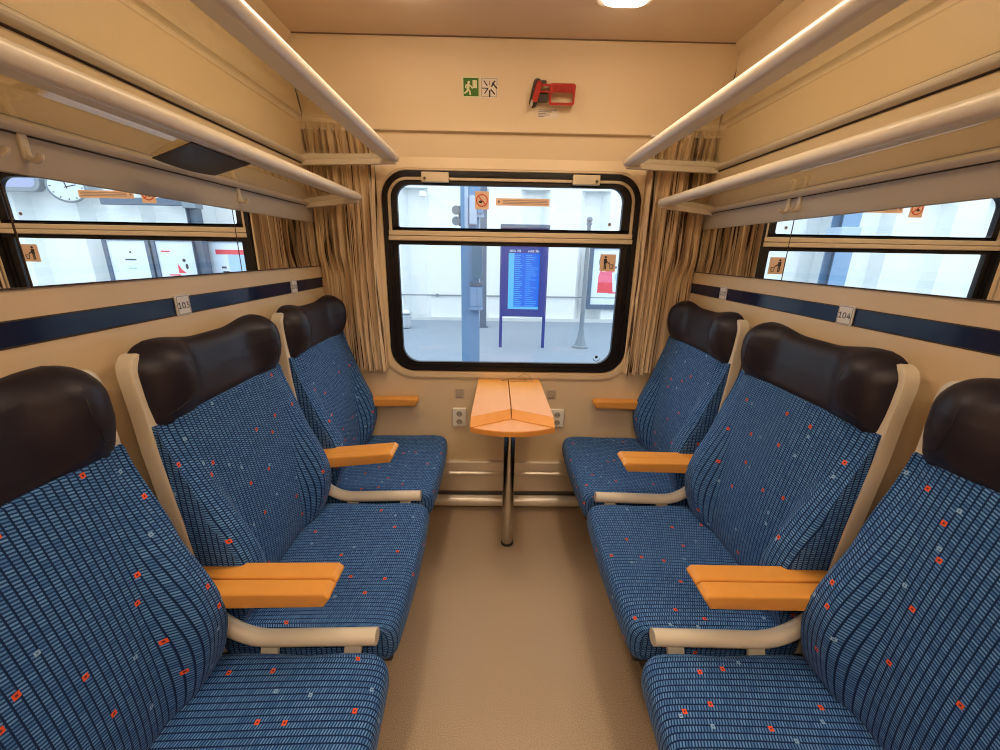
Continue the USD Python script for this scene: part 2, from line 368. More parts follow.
obj('heating_pipe', cyl((-W, D - .050, .064), (W, D - .050, .064), .032, 24), 'pipe_paint', bb)

# ------------------------------------------------------------------ the window
wn = thing('window_1', 'rounded compartment window in a black rubber frame with a hinged upper light', None, kind='structure'); used[('/World', 'window_1')] = 0
ZB = 1.540
inner1 = hole.buffer(-.026)
obj('rubber_frame', bevel_ring(hole, inner1, D + .028, D - .014, .006), 'black_rubber', wn)
upper = inner1.intersection(sg.box(-1, 1.560, 1, 3)); lower = inner1.intersection(sg.box(-1, 0, 1, 1.512))
g_up = rrect(-.550, .556, 1.580, 1.776, (.014, .014, .065, .065), 8); g_lo = rrect(-.557, .567, .893, 1.500, (.085, .085, .008, .008), 8)
s_in = upper.buffer(-.014)
obj('sash_trim', bevel_ring(upper, s_in.union(s_in.intersection(sg.box(-1, 1.55, 1, 1.7)).buffer(.02, join_style=2).intersection(sg.box(s_in.bounds[0], 1.55, s_in.bounds[2], 1.7))), D + .03, D - .006, .004), 'sash_metal', wn, label='tan metal trim of the upper light')
obj('sash', on_xz(s_in.difference(g_up), D + .004, D + .03), 'black_rubber', wn)
obj('lower_frame', cat_([on_xz(lower.difference(g_lo), D + .006, D + .03), bevel_ring(lower, lower.buffer(-.012), D + .03, D - .004, .004)]), 'black_rubber', wn)
obj('sash_rail', on_xz(sg.box(WX0 + .024, 1.505, WX1 - .024, 1.582).intersection(inner1), D + .004, D + .028), 'black_rubber', wn)
obj('glazing_bar', cat_([rbox(WX0 + .022, WX1 - .022, D - .014, D + .03, 1.519, 1.541, .004), rbox(WX0 + .022, WX1 - .022, D - .010, D + .03, 1.543, 1.566, .004)]), 'sash_metal', wn, label='tan metal bar between the lights')
obj('pane', on_xz(g_up.buffer(.004), D + .014, D + .018), 'window_glass', wn); obj('pane', on_xz(g_lo.buffer(.004), D + .014, D + .018), 'window_glass', wn)
for x in (-.358, .361):
    lt = obj('latch', rbox(x - .065, x + .065, D - .032, D - .008, 1.784, 1.828, .004), 'sash_metal', wn)
    kx = x + (-.048 if x < 0 else .048)
    obj('lock_ring', cat_([cyl((kx, D - .033, 1.799), (kx, D - .036, 1.799), .009, 16)]), 'wire', lt)
    obj('keyhole', cyl((kx, D - .034, 1.799), (kx, D - .0375, 1.799), .005, 12), 'ink', lt)
# outer train skin around the window
obj('train_side', on_xz(sg.box(-6, -1.2, 6, 2.9).difference(hole.buffer(.05)), D + .062, D + .09), 'train_outside', kind='structure', label='outer skin of the carriage')

# stickers on the panes
def sq_ring(cx, cz, r, w): return sg.Point(cx, cz).buffer(r, 24).difference(sg.Point(cx, cz).buffer(r - w, 24))
YS = D + .0125
t = thing('sticker', 'square no-smoking sticker on the upper window pane', 'sticker', (0, 0, 0))
x0, z0 = -.137, 1.712
obj('sheet', on_xz(rrect(x0 - .034, x0 + .034, z0 - .041, z0 + .041, .003, 3), YS, YS + .0012), 'sticker_warm_lit', t)
bar = sa.rotate(sg.box(x0 - .026, z0 - .0025, x0 + .026, z0 + .0025), -45, origin=(x0, z0))
obj('ban_ring', on_xz(union_all([sq_ring(x0, z0, .029, .005), bar]), YS - .0008, YS), 'sign_red', t)
obj('pictogram', on_xz(union_all([sg.box(x0 - .016, z0 - .008, x0 + .010, z0 - .003), sg.Polygon([(x0 - .014, z0 - .012), (x0 - .004, z0 + .006), (x0 + .001, z0 - .012)])]), YS - .0006, YS), 'ink', t)
t = thing('sticker', 'long narrow text sticker on the upper window pane', 'sticker')
obj('sheet', on_xz(rrect(-.068, .195, 1.690, 1.724, .003, 3), YS, YS + .0012), 'sticker_warm_lit', t)
obj('print_lines', on_xz(union_all([sg.box(-.035, z, .185, z + .0025) for z in (1.713, 1.706, 1.699)] + [sg.Point(-.054, 1.708).buffer(.006)]), YS - .0006, YS), 'ink_faint', t)
t = thing('sticker', 'square litter bin sticker on the lower window pane', 'sticker')
x0, z0 = .508, 1.428
obj('sheet', on_xz(rrect(x0 - .040, x0 + .040, z0 - .042, z0 + .042, .003, 3), YS, YS + .0012), 'sticker_warm_lit', t)
fig = union_all([sg.Point(x0 - .013, z0 + .027).buffer(.006), sg.box(x0 - .021, z0 - .004, x0 - .005, z0 + .019), sg.box(x0 - .019, z0 - .032, x0 - .014, z0), sg.box(x0 - .012, z0 - .032, x0 - .007, z0),
                 sa.rotate(sg.box(x0 - .006, z0 + .004, x0 + .014, z0 + .009), -35, origin=(x0 - .006, z0 + .006))])
bin_ = sg.Polygon([(x0 + .008, z0 - .008), (x0 + .030, z0 - .008), (x0 + .026, z0 - .030), (x0 + .012, z0 - .030)])
obj('pictogram', on_xz(union_all([fig, bin_.difference(bin_.buffer(-.003))]), YS - .0008, YS), 'ink', t)
t = thing('sticker', 'tiny dark maker mark in the bottom right corner of the window pane', 'sticker')
obj('mark', on_xz(union_all([sg.Point(.492, .930).buffer(.008), sq_ring(.492, .926, .020, .003).intersection(sg.box(.45, .90, .53, .922))]), YS, YS + .001), 'ink', t)
t = thing('sticker', 'tiny grey maker mark at the right of the upper window pane', 'sticker')
obj('mark', on_xz(sg.Point(.500, 1.612).buffer(.008), YS, YS + .001), 'ink_faint', t)

# ------------------------------------------------------------------ mirrors, stripe plates, hooks
for s, nm in ((-1, 'left'), (1, 'right')):
    spans = ((1.463, D - .02, 'nearest the window'), (.797, 1.459, 'behind the middle seat'), (Y0 + .02, .793, 'nearest the corridor'))
    for a, b, wh in spans:
        t = thing('mirror_panel', f'long mirror pane on the {nm} wall, {wh}', 'mirror', (0, 0, 0))
        obj('glass', side(box(-W - .001, -W + .0050, a, b, 1.392, 1.5905), s), 'mirror', t)
        obj('edge_strip', side(cat_([box(-W, -W + .0058, a, b, 1.3885, 1.392), box(-W, -W + .0058, a - .0022, a, 1.3885, 1.5905)]), s), 'seam', t)
plates = {(-1, 1.825): '101', (-1, 1.165): '103', (1, 1.825): '102', (1, 1.165): '104', (-1, .505): '105', (1, .505): '106'}
for (s, y), txt in plates.items():
    if y < .6: continue
    t = thing('seat_number_plate', f'small white number plate {txt} on the navy stripe, ' + ('left' if s < 0 else 'right') + (' wall near the curtain' if y > 1.5 else ' wall above the middle seat'), 'number plate')
    obj('plate', side(rbox(-W - .001, -W + .0045, y - .027, y + .027, 1.284, 1.340, .0018), s), 'plate_white', t)
    obj('rim', side(on_yz(rrect(y - .024, y + .024, 1.287, 1.337, .004, 4).difference(rrect(y - .0225, y + .0225, 1.2885, 1.3355, .003, 4)), -W + .0043, -W + .0050), s), 'ink_faint', t)
    obj('digits', text_on(txt, .017, (s * (W - .0045), y, 1.311), (0, 1, 0) if s < 0 else (0, -1, 0), (0, 0, 1), .0006, bold=False), 'ink', t)
def coat_hook(s, y, label):
    t = thing('coat_hook', label, 'coat hook')
    obj('back_plate', side(rbox(-W, -W + .010, y - .008, y + .008, 1.618, 1.664, .003), s), 'hook_plastic', t)
    p = bend([(-W + .006, y, 1.640), (-W + .010, y, 1.622), (-W + .022, y, 1.617), (-W + .031, y, 1.624), (-W + .032, y, 1.630)], .010)
    obj('hook', side(tube(p, .0055, 10), s), 'hook_plastic', t)
coat_hook(-1, 1.512, 'single cream coat hook on the grey strip of the left wall near the window')
coat_hook(-1, .853, 'cream coat hook on the left wall near the corridor, farther of a close pair')
coat_hook(-1, .797, 'cream coat hook on the left wall near the corridor, nearer of a close pair')
coat_hook(1, 1.505, 'cream coat hook on the right wall, nearer the window of a close pair')
coat_hook(1, 1.452, 'cream coat hook on the right wall, farther from the window of a close pair')

# ------------------------------------------------------------------ luggage racks
def rack(s, xr, zr, zp0, zp1, r, label):
    """built for the left; rail at distance W-xr from the wall"""
    t = thing('luggage_rack', label, 'luggage rack')
    ya, yb = Y0 + .01, 2.040
    xa = -xr
    ring = sg.Point(xa, zr).buffer(r, 12)
    lip = sg.Polygon([(xa - r * .2, zr - r), (xa - r * .2, zr - r + .010), (xa - .052, zr - r + .014), (xa - .052, zr - r + .006)])
    pr = union_all([ring, lip])
    obj('rail', side(along_y(pr, ya, yb), s), 'rail_paint', t)
    obj('rail_cap', side(along_y(union_all([sg.Point(xa, zr).buffer(r * .98, 12)]), yb, yb + .010), s), 'rail_paint', t)
    zc = (zp0 + zp1) / 2
    glass = sg.Polygon([(xa - .035, zr - r + .012), (xa - .035, zr - r + .018), (-W + .012, zc + .003), (-W + .012, zc - .003)])
    obj('glass_shelf', side(along_y(glass, ya + .005, yb - .01), s), 'shelf_glass', t)
    h = (zp1 - zp0) / 2
    half = [(-W, zp0), ] + [(-W + .026 * math.sin(a), zc - h * math.cos(a)) for a in np.linspace(.25, PI - .25, 9)] + [(-W, zp1)]
    obj('wall_profile', side(along_y(sg.Polygon(half), ya, yb + .012), s), 'rail_paint', t)
    for z in (zp0 - .001, zp1 + .001): obj('profile_seam', side(box(-W, -W + .0065, ya, yb + .012, z - .0017, z + .0017), s), 'seam', t)
    br = hull([(xa, yb - .006, zr - r - .006), (xa, yb - .006, zr + r * .5), (-W + .004, yb - .006, zc - h - .008), (-W + .004, yb - .006, zc + h + .008),
               (xa, yb + .010, zr - r - .006), (xa, yb + .010, zr + r * .5), (-W + .004, yb + .010, zc - h - .008), (-W + .004, yb + .010, zc + h + .008)], .003, 2)
    obj('end_bracket', side(br, s), 'rail_paint', t)
for s, nm in ((-1, 'left'), (1, 'right')):
    rack(s, .527, 1.872, 1.842, 1.872, .0185, f'upper glass luggage rack with cream rail on the {nm} wall')
    rack(s, .709, 1.706, 1.663, 1.688, .0172, f'lower narrow glass luggage rack with cream rail on the {nm} wall')
# dark leaflet left on the lower left rack
def sheet(fn, nu, nv, th):
    U, V = np.meshgrid(np.linspace(0, 1, nu), np.linspace(0, 1, nv), indexing='ij')
    P = fn(U, V); Q = P + np.array(th)
    n = nu * nv; idx = np.arange(n).reshape(nu, nv); a, b, c, d = idx[:-1, :-1].ravel(), idx[1:, :-1].ravel(), idx[1:, 1:].ravel(), idx[:-1, 1:].ravel()
    f = np.vstack([np.stack([a, b, c], 1), np.stack([a, c, d], 1)])
    e = np.concatenate([idx[:-1, 0], idx[-1, :-1], idx[:0:-1, -1], idx[0, :0:-1]]); e2 = np.roll(e, -1)
    F = np.vstack([f, f[:, ::-1] + n, np.stack([e, e2 + n, e2], 1), np.stack([e, e + n, e2 + n], 1)])
    m = trimesh.Trimesh(np.vstack([P.reshape(-1, 3), Q.reshape(-1, 3)]), F, process=False)
    return m, np.stack([U.ravel(), V.ravel()], 1)
def leaf(U, V):
    x = -.900 + .155 * V; y = 1.10 + .23 * U - .08 * V + .05 * (U > .5) * V * 0
    return np.stack([x, y, 1.6680 + .118 * (x + .938) - .006 * np.sin(U * PI) * (1 - .6 * V)], -1)
lm, _ = sheet(leaf, 14, 6, (0, 0, .002))
obj('leaflet', lm, 'leaflet', smooth=True, label='dark curled leaflet tucked under the lower left glass rack', cat='leaflet')

# ------------------------------------------------------------------ curtains
def curtain(s, seed, label):
    rg = random.Random(seed); nf = 7
    ph = [rg.uniform(0, 6.28) for _ in range(4)]
    x0, x1 = .640, .940; zt, zb = 1.985, .853
    def fn(U, V):                                        # U across, V from top to bottom
        wv = U + .055 * np.sin(2 * PI * 1.15 * U + ph[0]) + .018 * np.sin(3.1 * V + ph[0]) + .012 * np.sin(9 * U + 2.5 * V + ph[1])
        am = .55 + .45 * np.sin(2 * PI * 1.6 * U + ph[3])
        y = D - .040 + (.019 * am) * np.sin(2 * PI * nf * wv + ph[2]) + .007 * np.sin(2 * PI * nf * 2.3 * wv + ph[3] + 1.5 * V)
        q, r_ = np.clip((V - .46) / .12, 0, 1), np.clip((U - .46) / .12, 0, 1); q = q * q * (3 - 2 * q) * r_ * r_ * (3 - 2 * r_)
        y = y * (1 - q) + (D - .0075 + .18 * (y - D + .04)) * q
        lean = np.where(V < .12, .036 * (1 - V / .12), 0)
        x = x0 + (x1 - x0) * (U * (1 - .10 * V) + .10 * V * U ** 2) + .010 * np.sin(V * 5 + ph[1]) * (1 - U) * V
        z = zt + (zb - zt) * V + .006 * np.sin(2 * PI * nf * wv + ph[2]) * V ** 6
        return np.stack([s * x, y - lean, z], -1)
    m, uv = sheet(fn, 170, 44, (0, .0016, 0))
    uv2 = np.stack([uv[:, 0] * .95 + seed * 3.7, uv[:, 1] * 1.1], 1); uv2 = np.vstack([uv2, uv2])
    t = thing('curtain', label, 'curtain')
    obj('cloth', m, 'curtain_cloth', t, smooth=True, uv=uv2)
    obj('curtain_rod', cyl((s * .63, D - .075, 1.985), (s * .945, D - .075, 1.985), .006, 10), 'rail_paint', t)
curtain(-1, 1, 'beige and brown streaked curtain left of the window')
curtain(1, 2, 'beige and brown streaked curtain right of the window')

# ------------------------------------------------------------------ seats
def chaikin(P, n=3):
    for _ in range(n):
        Q = np.roll(P, -1, 0); P = np.stack([.75 * P + .25 * Q, .25 * P + .75 * Q], 1).reshape(-1, 2)
    return P
def edge_stations(w, n_mid=26):
    a = np.linspace(-1, 1, n_mid) * (w - .035)
    e = w - .035 + .035 * np.sin(np.linspace(0, PI / 2, 9))[1:]
    return np.concatenate([-e[::-1], a, e])
BACK_DX = -.028
def pad(profile, w, pw=10, mid=(0, 0), n_mid=30, it=3, uv0=(0, 0), edge=.035, wz=1.0):
    ys = edge_stations(w, n_mid); rings, uvs = [], []
    arc = None
    for y in ys:
        P = chaikin(np.asarray(profile(y), float), it)
        d = max(0.0, abs(y) - (w - edge)) / edge
        k = math.sqrt(max(0.0, 1 - d * d))
        c = P.mean(0); nrm = P - c; L = np.linalg.norm(nrm, axis=1, keepdims=True)
        P = P - nrm / np.maximum(L, 1e-9) * np.minimum(edge * (1 - k), L * .9) * np.array([1.0, wz])
        if arc is None or abs(y) < .01: pass
        rings.append(np.stack([P[:, 0], np.full(len(P), y), P[:, 1]], 1))
    rings = np.array(rings)
    midr = rings[len(rings) // 2]; dl = np.linalg.norm(np.diff(midr, axis=0), axis=1); v = np.concatenate([[0], np.cumsum(dl)])
    # u along the surface across the pad
    du = np.quantile(np.linalg.norm(np.diff(rings, axis=0), axis=2), .7, axis=1); du = np.maximum(du, np.abs(np.diff(ys))); u = np.concatenate([[0], np.cumsum(du)]); u -= u[len(u) // 2]
    uv = np.stack([np.repeat(u, rings.shape[1]) + uv0[0], np.tile(v, rings.shape[0]) + uv0[1]], 1)
    m = loft(rings, False); n = rings.shape[1]; V, Fc = [np.array(m.vertices)], [np.array(m.faces)]; uvs = [uv]
    for q, sgn in ((0, 1), (-1, -1)):                         # flat sides, with the cloth laid along the side
        R = rings[q]; b = sum(map(len, V)); V.append(np.vstack([R, R.mean(0)])); j = np.arange(n)
        f = np.stack([j, (j + 1) % n, np.full(n, n)], 1) + b; Fc.append(f)
        uvs.append(np.stack([V[-1][:, 0] + uv0[0] + 4, V[-1][:, 2] + uv0[1]], 1))
    t = trimesh.Trimesh(np.vstack(V), np.vstack(Fc), process=False)
    for k in (1, 2):                                          # turn the side faces outwards
        f = Fc[k]; nn = np.cross(t.vertices[f[0, 1]] - t.vertices[f[0, 0]], t.vertices[f[0, 2]] - t.vertices[f[0, 0]])
        if nn[1] * (-1 if k == 1 else 1) < 0: Fc[k] = f[:, ::-1]
    return trimesh.Trimesh(np.vstack(V), np.vstack(Fc), process=False), np.vstack(uvs)
def sm(a, b, x):
    t = min(1, max(0, (x - a) / (b - a))); return t * t * (3 - 2 * t)
def cushion_profile(y):
    b = sm(.12, .27, abs(y)); c = -.006 * (1 - (y / .3) ** 2)
    f = -.012 * (y / .295) ** 2
    return [(.13, .345), (.60 + f, .345), (.628 + f, .365), (.636 + f, .42), (.628 + f, .465 - .004 * b), (.585, .477 + c), (.45, .473 + c + .006 * b), (.30, .464 + c + .010 * b), (.16, .458 + c + .010 * b), (.13, .44)]
def back_profile(y):
    a = abs(y); e = sm(.21, .276, a)
    B = lambda z: sm(-.050, .016, a - np.interp(z, [.45, .6, .75, .9, 1.0], [.185, .192, .215, .245, .262]))
    return [(.155, .44), (.195 + .02 * B(.45), .44), (.205 + .050 * B(.53), .53), (.203 + .072 * B(.62), .62), (.196 + .070 * B(.70) - .006 * e, .70), (.186 + .052 * B(.78) - .010 * e, .78), (.173 + .030 * B(.86) - .012 * e, .86), (.158 + .012 * B(.94) - .014 * e, .94),
            (.143 - .014 * e, 1.01), (.133 - .014 * e, 1.052), (.131 - .014 * e, 1.066), (.096, 1.066), (.098, 1.0), (.125, .7)]
def head_front(y, z):
    a = abs(y); w = sm(.112, .200, a) * (1 - .55 * sm(.205, .285, a))
    v = np.interp(z, [1.04, 1.08, 1.12, 1.165, 1.21, 1.25, 1.28], [0, .30, .75, 1.0, .92, .62, .45])
    return np.interp(z, [1.04, 1.15, 1.25], [.104, .100, .086]) + .050 * w * v
def head_mesh():
    top = [(y, 1.236 + .019 * sm(.05, .19, abs(y))) for y in np.linspace(.215, -.215, 27)]
    corner = lambda s: [(s * (.215 + .066 * math.sin(t)), 1.187 + .066 * math.cos(t)) for t in np.linspace(.12, PI / 2, 9)]
    o = [(y, 1.048) for y in np.linspace(-.266, .266, 30)] + [(.273, 1.052), (.276, 1.07), (.279, 1.11), (.280, 1.14)] + corner(1)[::-1] + top + corner(-1) + [(-.280, 1.14), (-.279, 1.11), (-.276, 1.07), (-.273, 1.052)]
    P = np.array(o) * [1.018, 1]; C = np.array([0, 1.15]); rings = []
    R = .040
    global HEAD_OUTLINE; HEAD_OUTLINE = sg.Polygon(P)
    for X in (.052, .056): rings.append(np.stack([np.full(len(P), X), P[:, 0], P[:, 1]], 1))
    ring = sg.Polygon(P).exterior
    for q in (1.0, .992, .975, .95, .92, .88, .83, .77, .70, .62, .53, .43, .32, .20, .08):
        Q = C + (P - C) * q; X = []
        for y, z in Q:
            d = ring.distance(sg.Point(y, z)) if q < 1 else 0.0
            db = max(0.0, z - 1.048)                          # the lower edge stays crisp against the cloth
            k = math.sqrt(max(0.0, 1 - (1 - min(1, d / R)) ** 2)); k = max(k, .8 * math.sqrt(min(1, d / .008)) if db < .02 and abs(y) < .25 else k)
            f = head_front(y, z); X.append(.045 + (f - .045) * (.25 + .75 * k) if q < 1 else .045 + (f - .045) * .25)
        rings.append(np.stack([X, Q[:, 0], Q[:, 1]], 1))
    return loft(np.array(rings), True)
HEAD = head_mesh()
from scipy.interpolate import LinearNDInterpolator
_hv = np.array(HEAD.vertices); _hv = _hv[_hv[:, 0] > .062]; HEAD_X = LinearNDInterpolator(_hv[:, 1:], _hv[:, 0])
def shell_mesh():
    g_ = union_all([rrect(-.294, .294, .36, 1.19, (.03, .03, .001, .001), 8), HEAD_OUTLINE.buffer(.011).intersection(sg.box(-1, 0, 1, 1.236)).difference(sg.box(-.13, 1.224, .13, 1.4))])
    g_ = sg.polygon.orient(g_.buffer(.01).buffer(-.045).buffer(.035).simplify(.0006)); o = np.array(g_.exterior.coords)[:-1]
    # densify the straight sides so that the slab can follow the bent back
    P = []
    for p, q in zip(o, np.roll(o, -1, 0)):
        n = max(1, int(np.linalg.norm(q - p) / .05)); P += [p + (q - p) * k / n for k in range(n)]
    P = np.array(P); T = np.roll(P, -1, 0) - np.roll(P, 1, 0); T /= np.linalg.norm(T, axis=1, keepdims=True); Nn = np.stack([-T[:, 1], T[:, 0]], 1)
    def X(z, d): return np.interp(z, [.36, .6, .8, 1.0, 1.3], [.096, .080, .064, .046, .034]) + d
    rings = []
    for ins, d in ((.03, .002), (.006, .002), (0, .008), (0, .034), (.002, .041), (.010, .044), (.03, .044)):
        q = P + Nn * ins; rings.append(np.stack([np.maximum(.004, X(q[:, 1], d)), q[:, 0], q[:, 1]], 1))
    return loft(np.array(rings), True)
SHELL = shell_mesh()
def armrest_pad(y0, y1, tilt=0.0, x1=.486):
    pts = []
    for y in (y0 + .006, y1 - .006):
        pts += [(.128, y, .664), (x1 - .008, y, .668), (x1, y, .660), (x1 - .014, y, .639), (.128, y, .631)]
    m = hull(pts, .006, 3)
    if tilt: m.apply_transform(trimesh.transformations.rotation_matrix(-tilt, [0, 1, 0], [.12, 0, .645]))
    return m
def make_seat(s, yc, label, number, far, near, tf=0.0, tn=0.0):
    """far / near: pad towards the window / the corridor; the tube and its brackets stand in the gap towards the corridor"""
    t = thing('train_seat', label, 'seat', (s * W, yc + .004, 0), 180 if s > 0 else 0, group='compartment seats')
    d = 1 if s < 0 else -1                                   # local +y points to the window on the left, to the corridor on the right
    uv0 = (number * 7.31, number * 3.17)
    obj('backrest_shell', SHELL, 'cream_metal', t, smooth=40, label='cream back shell')
    m, uv = pad(back_profile, .287, uv0=uv0, wz=.06, edge=.024, n_mid=40); m.apply_translation([BACK_DX, 0, 0]); obj('backrest', m, 'seat_fabric', t, smooth=True, uv=uv)
    m, uv = pad(cushion_profile, .296, uv0=(uv0[0] + 2, uv0[1] + 1), edge=.030); obj('seat_cushion', m, 'seat_fabric', t, smooth=True, uv=uv)
    hd = obj('headrest', HEAD, 'leather', t, smooth=50, label='dark leather winged headrest')
    for k in (-1, 1):
        arc_ = [(k * y, z) for y, z in bend([np.array(p) for p in ((.258, 1.085), (.215, 1.10), (.193, 1.165), (.200, 1.222))], .05, 8)]
        obj('stitch_seam', tube([(float(HEAD_X(y, z)) - .0002, y, z) for y, z in arc_], .0016, 6), 'leather_thread', hd)
    obj('seat_base', rbox(.06, .50, -.24, .24, .10, .35, .02), 'dark_plastic', t, label='dark under-seat box')
    obj('seat_pan', rbox(.10, .60, -.275, .275, .325, .352, .008), 'dark_plastic', t)
    obj('pedestal', rbox(.12, .40, -.16, .16, 0, .10, .01), 'dark_plastic', t)
    gap = .33
    if far: obj('armrest', armrest_pad(*sorted((d * .2775, d * .3285)), tilt=tf), 'arm_wood', t, label='orange armrest pad')
    if near:
        obj('armrest', armrest_pad(*sorted((-d * .2705, -d * .3255)), tilt=tn), 'arm_wood', t, label='orange armrest pad')
        y = -d * gap
        obj('armrest_bracket', rbox(.078, .128, *sorted((y - .03, y + .05 * d)), .628, .668, .006), 'cream_metal', t)
        path = bend([(.582, y, .487), (.245, y, .478), (.150, y, .56), (.095, y, .70)], .11, 8)
        obj('support_tube', tube(path, .0215, 18), 'cream_metal', t, label='cream bent support tube')
        for x in (.30, .52):
            obj('support_bracket', hull([(x - .02, y - .004, .47), (x + .02, y - .004, .47), (x - .02, y + .004, .47), (x + .02, y + .004, .47),
                                         (x - .045, y - d * .02, .30), (x - .005, y - d * .02, .30), (x - .045, y - d * .03, .30), (x - .005, y - d * .03, .30)], .003, 2), 'cream_metal', t)
    return t
PITCH_S = .660
for s, nm in ((-1, 'left'), (1, 'right')):
    for k, (yc, wh) in enumerate(((1.816, 'seat by the window'), (1.163, 'middle seat of the row'), (.505, 'seat nearest the camera'))):
        make_seat(s, yc, f'blue patterned seat with dark leather headrest, {nm} {wh}', k + (0 if s < 0 else 3) + 1, k > 0, k < 2, .085 if s < 0 and k == 1 else 0.0, .085 if s < 0 and k == 0 else 0.0)
    t = thing('window_wall_armrest', f'single orange armrest pad fixed to the window wall beside the {nm} window seat', 'armrest', (s * W, 0, .030), 180 if s > 0 else 0)
    yy = D - .045 if s < 0 else -(D - .045)
    obj('pad', armrest_pad(yy - .030, yy + .030, x1=.466), 'arm_wood', t)
    obj('bracket', rbox(.2, .40, *sorted((yy + (.02 if s < 0 else -.02), (D if s < 0 else -D))), .636, .652, .004), 'cream_metal', t)

# ------------------------------------------------------------------ table, sockets, wire, wall labels
ZT = .776
t = thing('folding_table', 'orange wooden folding table on a chrome post under the window', 'table', (0, 0, 0))
noseL, noseR = (-.163, 1.545), (.190, 1.551)
arc = [(noseL[0] + (noseR[0] - noseL[0]) * u, noseL[1] + (noseR[1] - noseL[1]) * u - .046 * (1 - (2 * u - 1) ** 2)) for u in np.linspace(0, 1, 17)]
base = sg.Polygon([(-.140, D - .012), (.172, D - .012)] + arc[::-1])
def slab(poly, z0, z1, b=.003):
    parts = []
    for k in range(3):
        pass
    m1 = extr(poly, z1 - z0 - 2 * b); m1.apply_translation([0, 0, z0 + b])
    m2 = extr(poly.buffer(-b), z1 - z0); m2.apply_translation([0, 0, z0])
    m3 = extr(poly.buffer(-b * .35), z1 - z0 - .8 * b); m3.apply_translation([0, 0, z0 + .4 * b])
    return cat_([m1, m3, m2])
obj('table_top', slab(base, ZT - .024, ZT), 'table_wood', t)
lL = sg.Polygon([(-.152, D - .016), (.009, D - .016), (.0085, 1.640), (-.162, 1.552)])
lR = sg.Polygon([(.0145, D - .016), (.178, D - .016), (.190, 1.556), (.0135, 1.640)])
def leaf_slab(xo_b, xo_f, xi, yo, yi):
    z0, z1, d = ZT + .0015, ZT + .029, .046
    return hull([(xo_b, D - .017, z0), (xi, D - .017, z0), (xi, yi, z0), (xo_f, yo, z0), (xo_b, D - .017, z1), (xi, D - .017, z1), (xi, yi + d, z1), (xo_f, yo + d, z1)], .0015, 2)
obj('folded_leaf', leaf_slab(-.150, -.161, .0075, 1.540, 1.634), 'table_wood', t); obj('folded_leaf', leaf_slab(.180, .187, .0150, 1.546, 1.634), 'table_wood', t)
for y in (1.70, 1.88, 2.04): obj('hinge', cyl((.0113, y, ZT + .006), (.0113, y + .05, ZT + .006), .0030, 8), 'alu_dark', t)
obj('post', cyl((.013, 1.803, .004), (.013, 1.803, ZT - .022), .0285, 32), 'chrome', t)
obj('post_foot', tube([(.013, 1.803, 0), (.013, 1.803, .006), (.013, 1.803, .012)], np.array([.033, .033, .030]), 28), 'dark_plastic', t)
obj('top_bracket', rbox(-.07, .095, 1.70, 1.83, ZT - .034, ZT - .023, .003), 'alu_dark', t)
obj('wall_bracket', rbox(-.12, .15, D - .014, D, ZT - .05, ZT + .02, .003), 'alu_dark', t)
p = [(-.03, D - .05, ZT + .032), (.02, D - .03, ZT + .040), (.075, D - .028, ZT + .052), (.10, D - .03, ZT + .070), (.13, D - .035, ZT + .050), (.150, D - .045, ZT + .034), (.12, D - .06, ZT + .032), (.05, D - .055, ZT + .032), (-.03, D - .05, ZT + .032)]
t = thing('wire_clip', 'thin bent wire loop standing on the back of the table', 'wire')
obj('loop', tube(bend(p, .02, 5), .0018, 6), 'wire', t)
obj('cross_wire', tube(bend([(.06, D - .03, ZT + .048), (.09, D - .045, ZT + .058), (.115, D - .05, ZT + .033)], .02, 5), .0015, 6), 'wire', t)
for s, nm in ((-1, 'left'), (1, 'right')):
    cx = -.258 if s < 0 else .292
    t = thing('double_socket', f'cream double power socket {nm} of the table', 'power socket')
    obj('plate', rbox(cx - .041, cx + .041, D - .020, D, .522, .632, .008, 4), 'socket', t)
    for z in (.600, .553):
        cup = obj('socket_well', cat_([on_xz(sq_ring(cx, z, .0215, .0045), D - .0235, D - .018), on_xz(sg.Point(cx, z).buffer(.0172, 20), D - .0205, D - .0195)]), 'socket_hole' if 0 else 'socket', t)
        obj('well_floor', on_xz(sg.Point(cx, z).buffer(.0168, 20), D - .0212, D - .0200), 'socket_well', cup)
        obj('pin_hole', cat_([cyl((cx + q, D - .0208, z), (cx + q, D - .0220, z), .0034, 10) for q in (-.008, .008)]), 'socket_hole', cup)
    cx = -.258 if s < 0 else .255
    t = thing('wall_label', f'small faint socket label on the wall {nm} of the table', 'label')
    obj('sheet', on_xz(rrect(cx - .028, cx + .028, .683, .742, .004, 4), D - .0012, D), 'sticker_clear', t)
    obj('print', on_xz(union_all([rrect(cx - .016, cx + .016, .706, .732, .002, 2).difference(rrect(cx - .0135, cx + .0135, .7085, .7295, .002, 2)), sg.box(cx - .008, .717, cx + .008, .720), sg.box(cx - .018, .697, cx + .018, .701), sg.box(cx - .018, .690, cx + .014, .694)]), D - .0020, D - .0011), 'ink_faint', t)

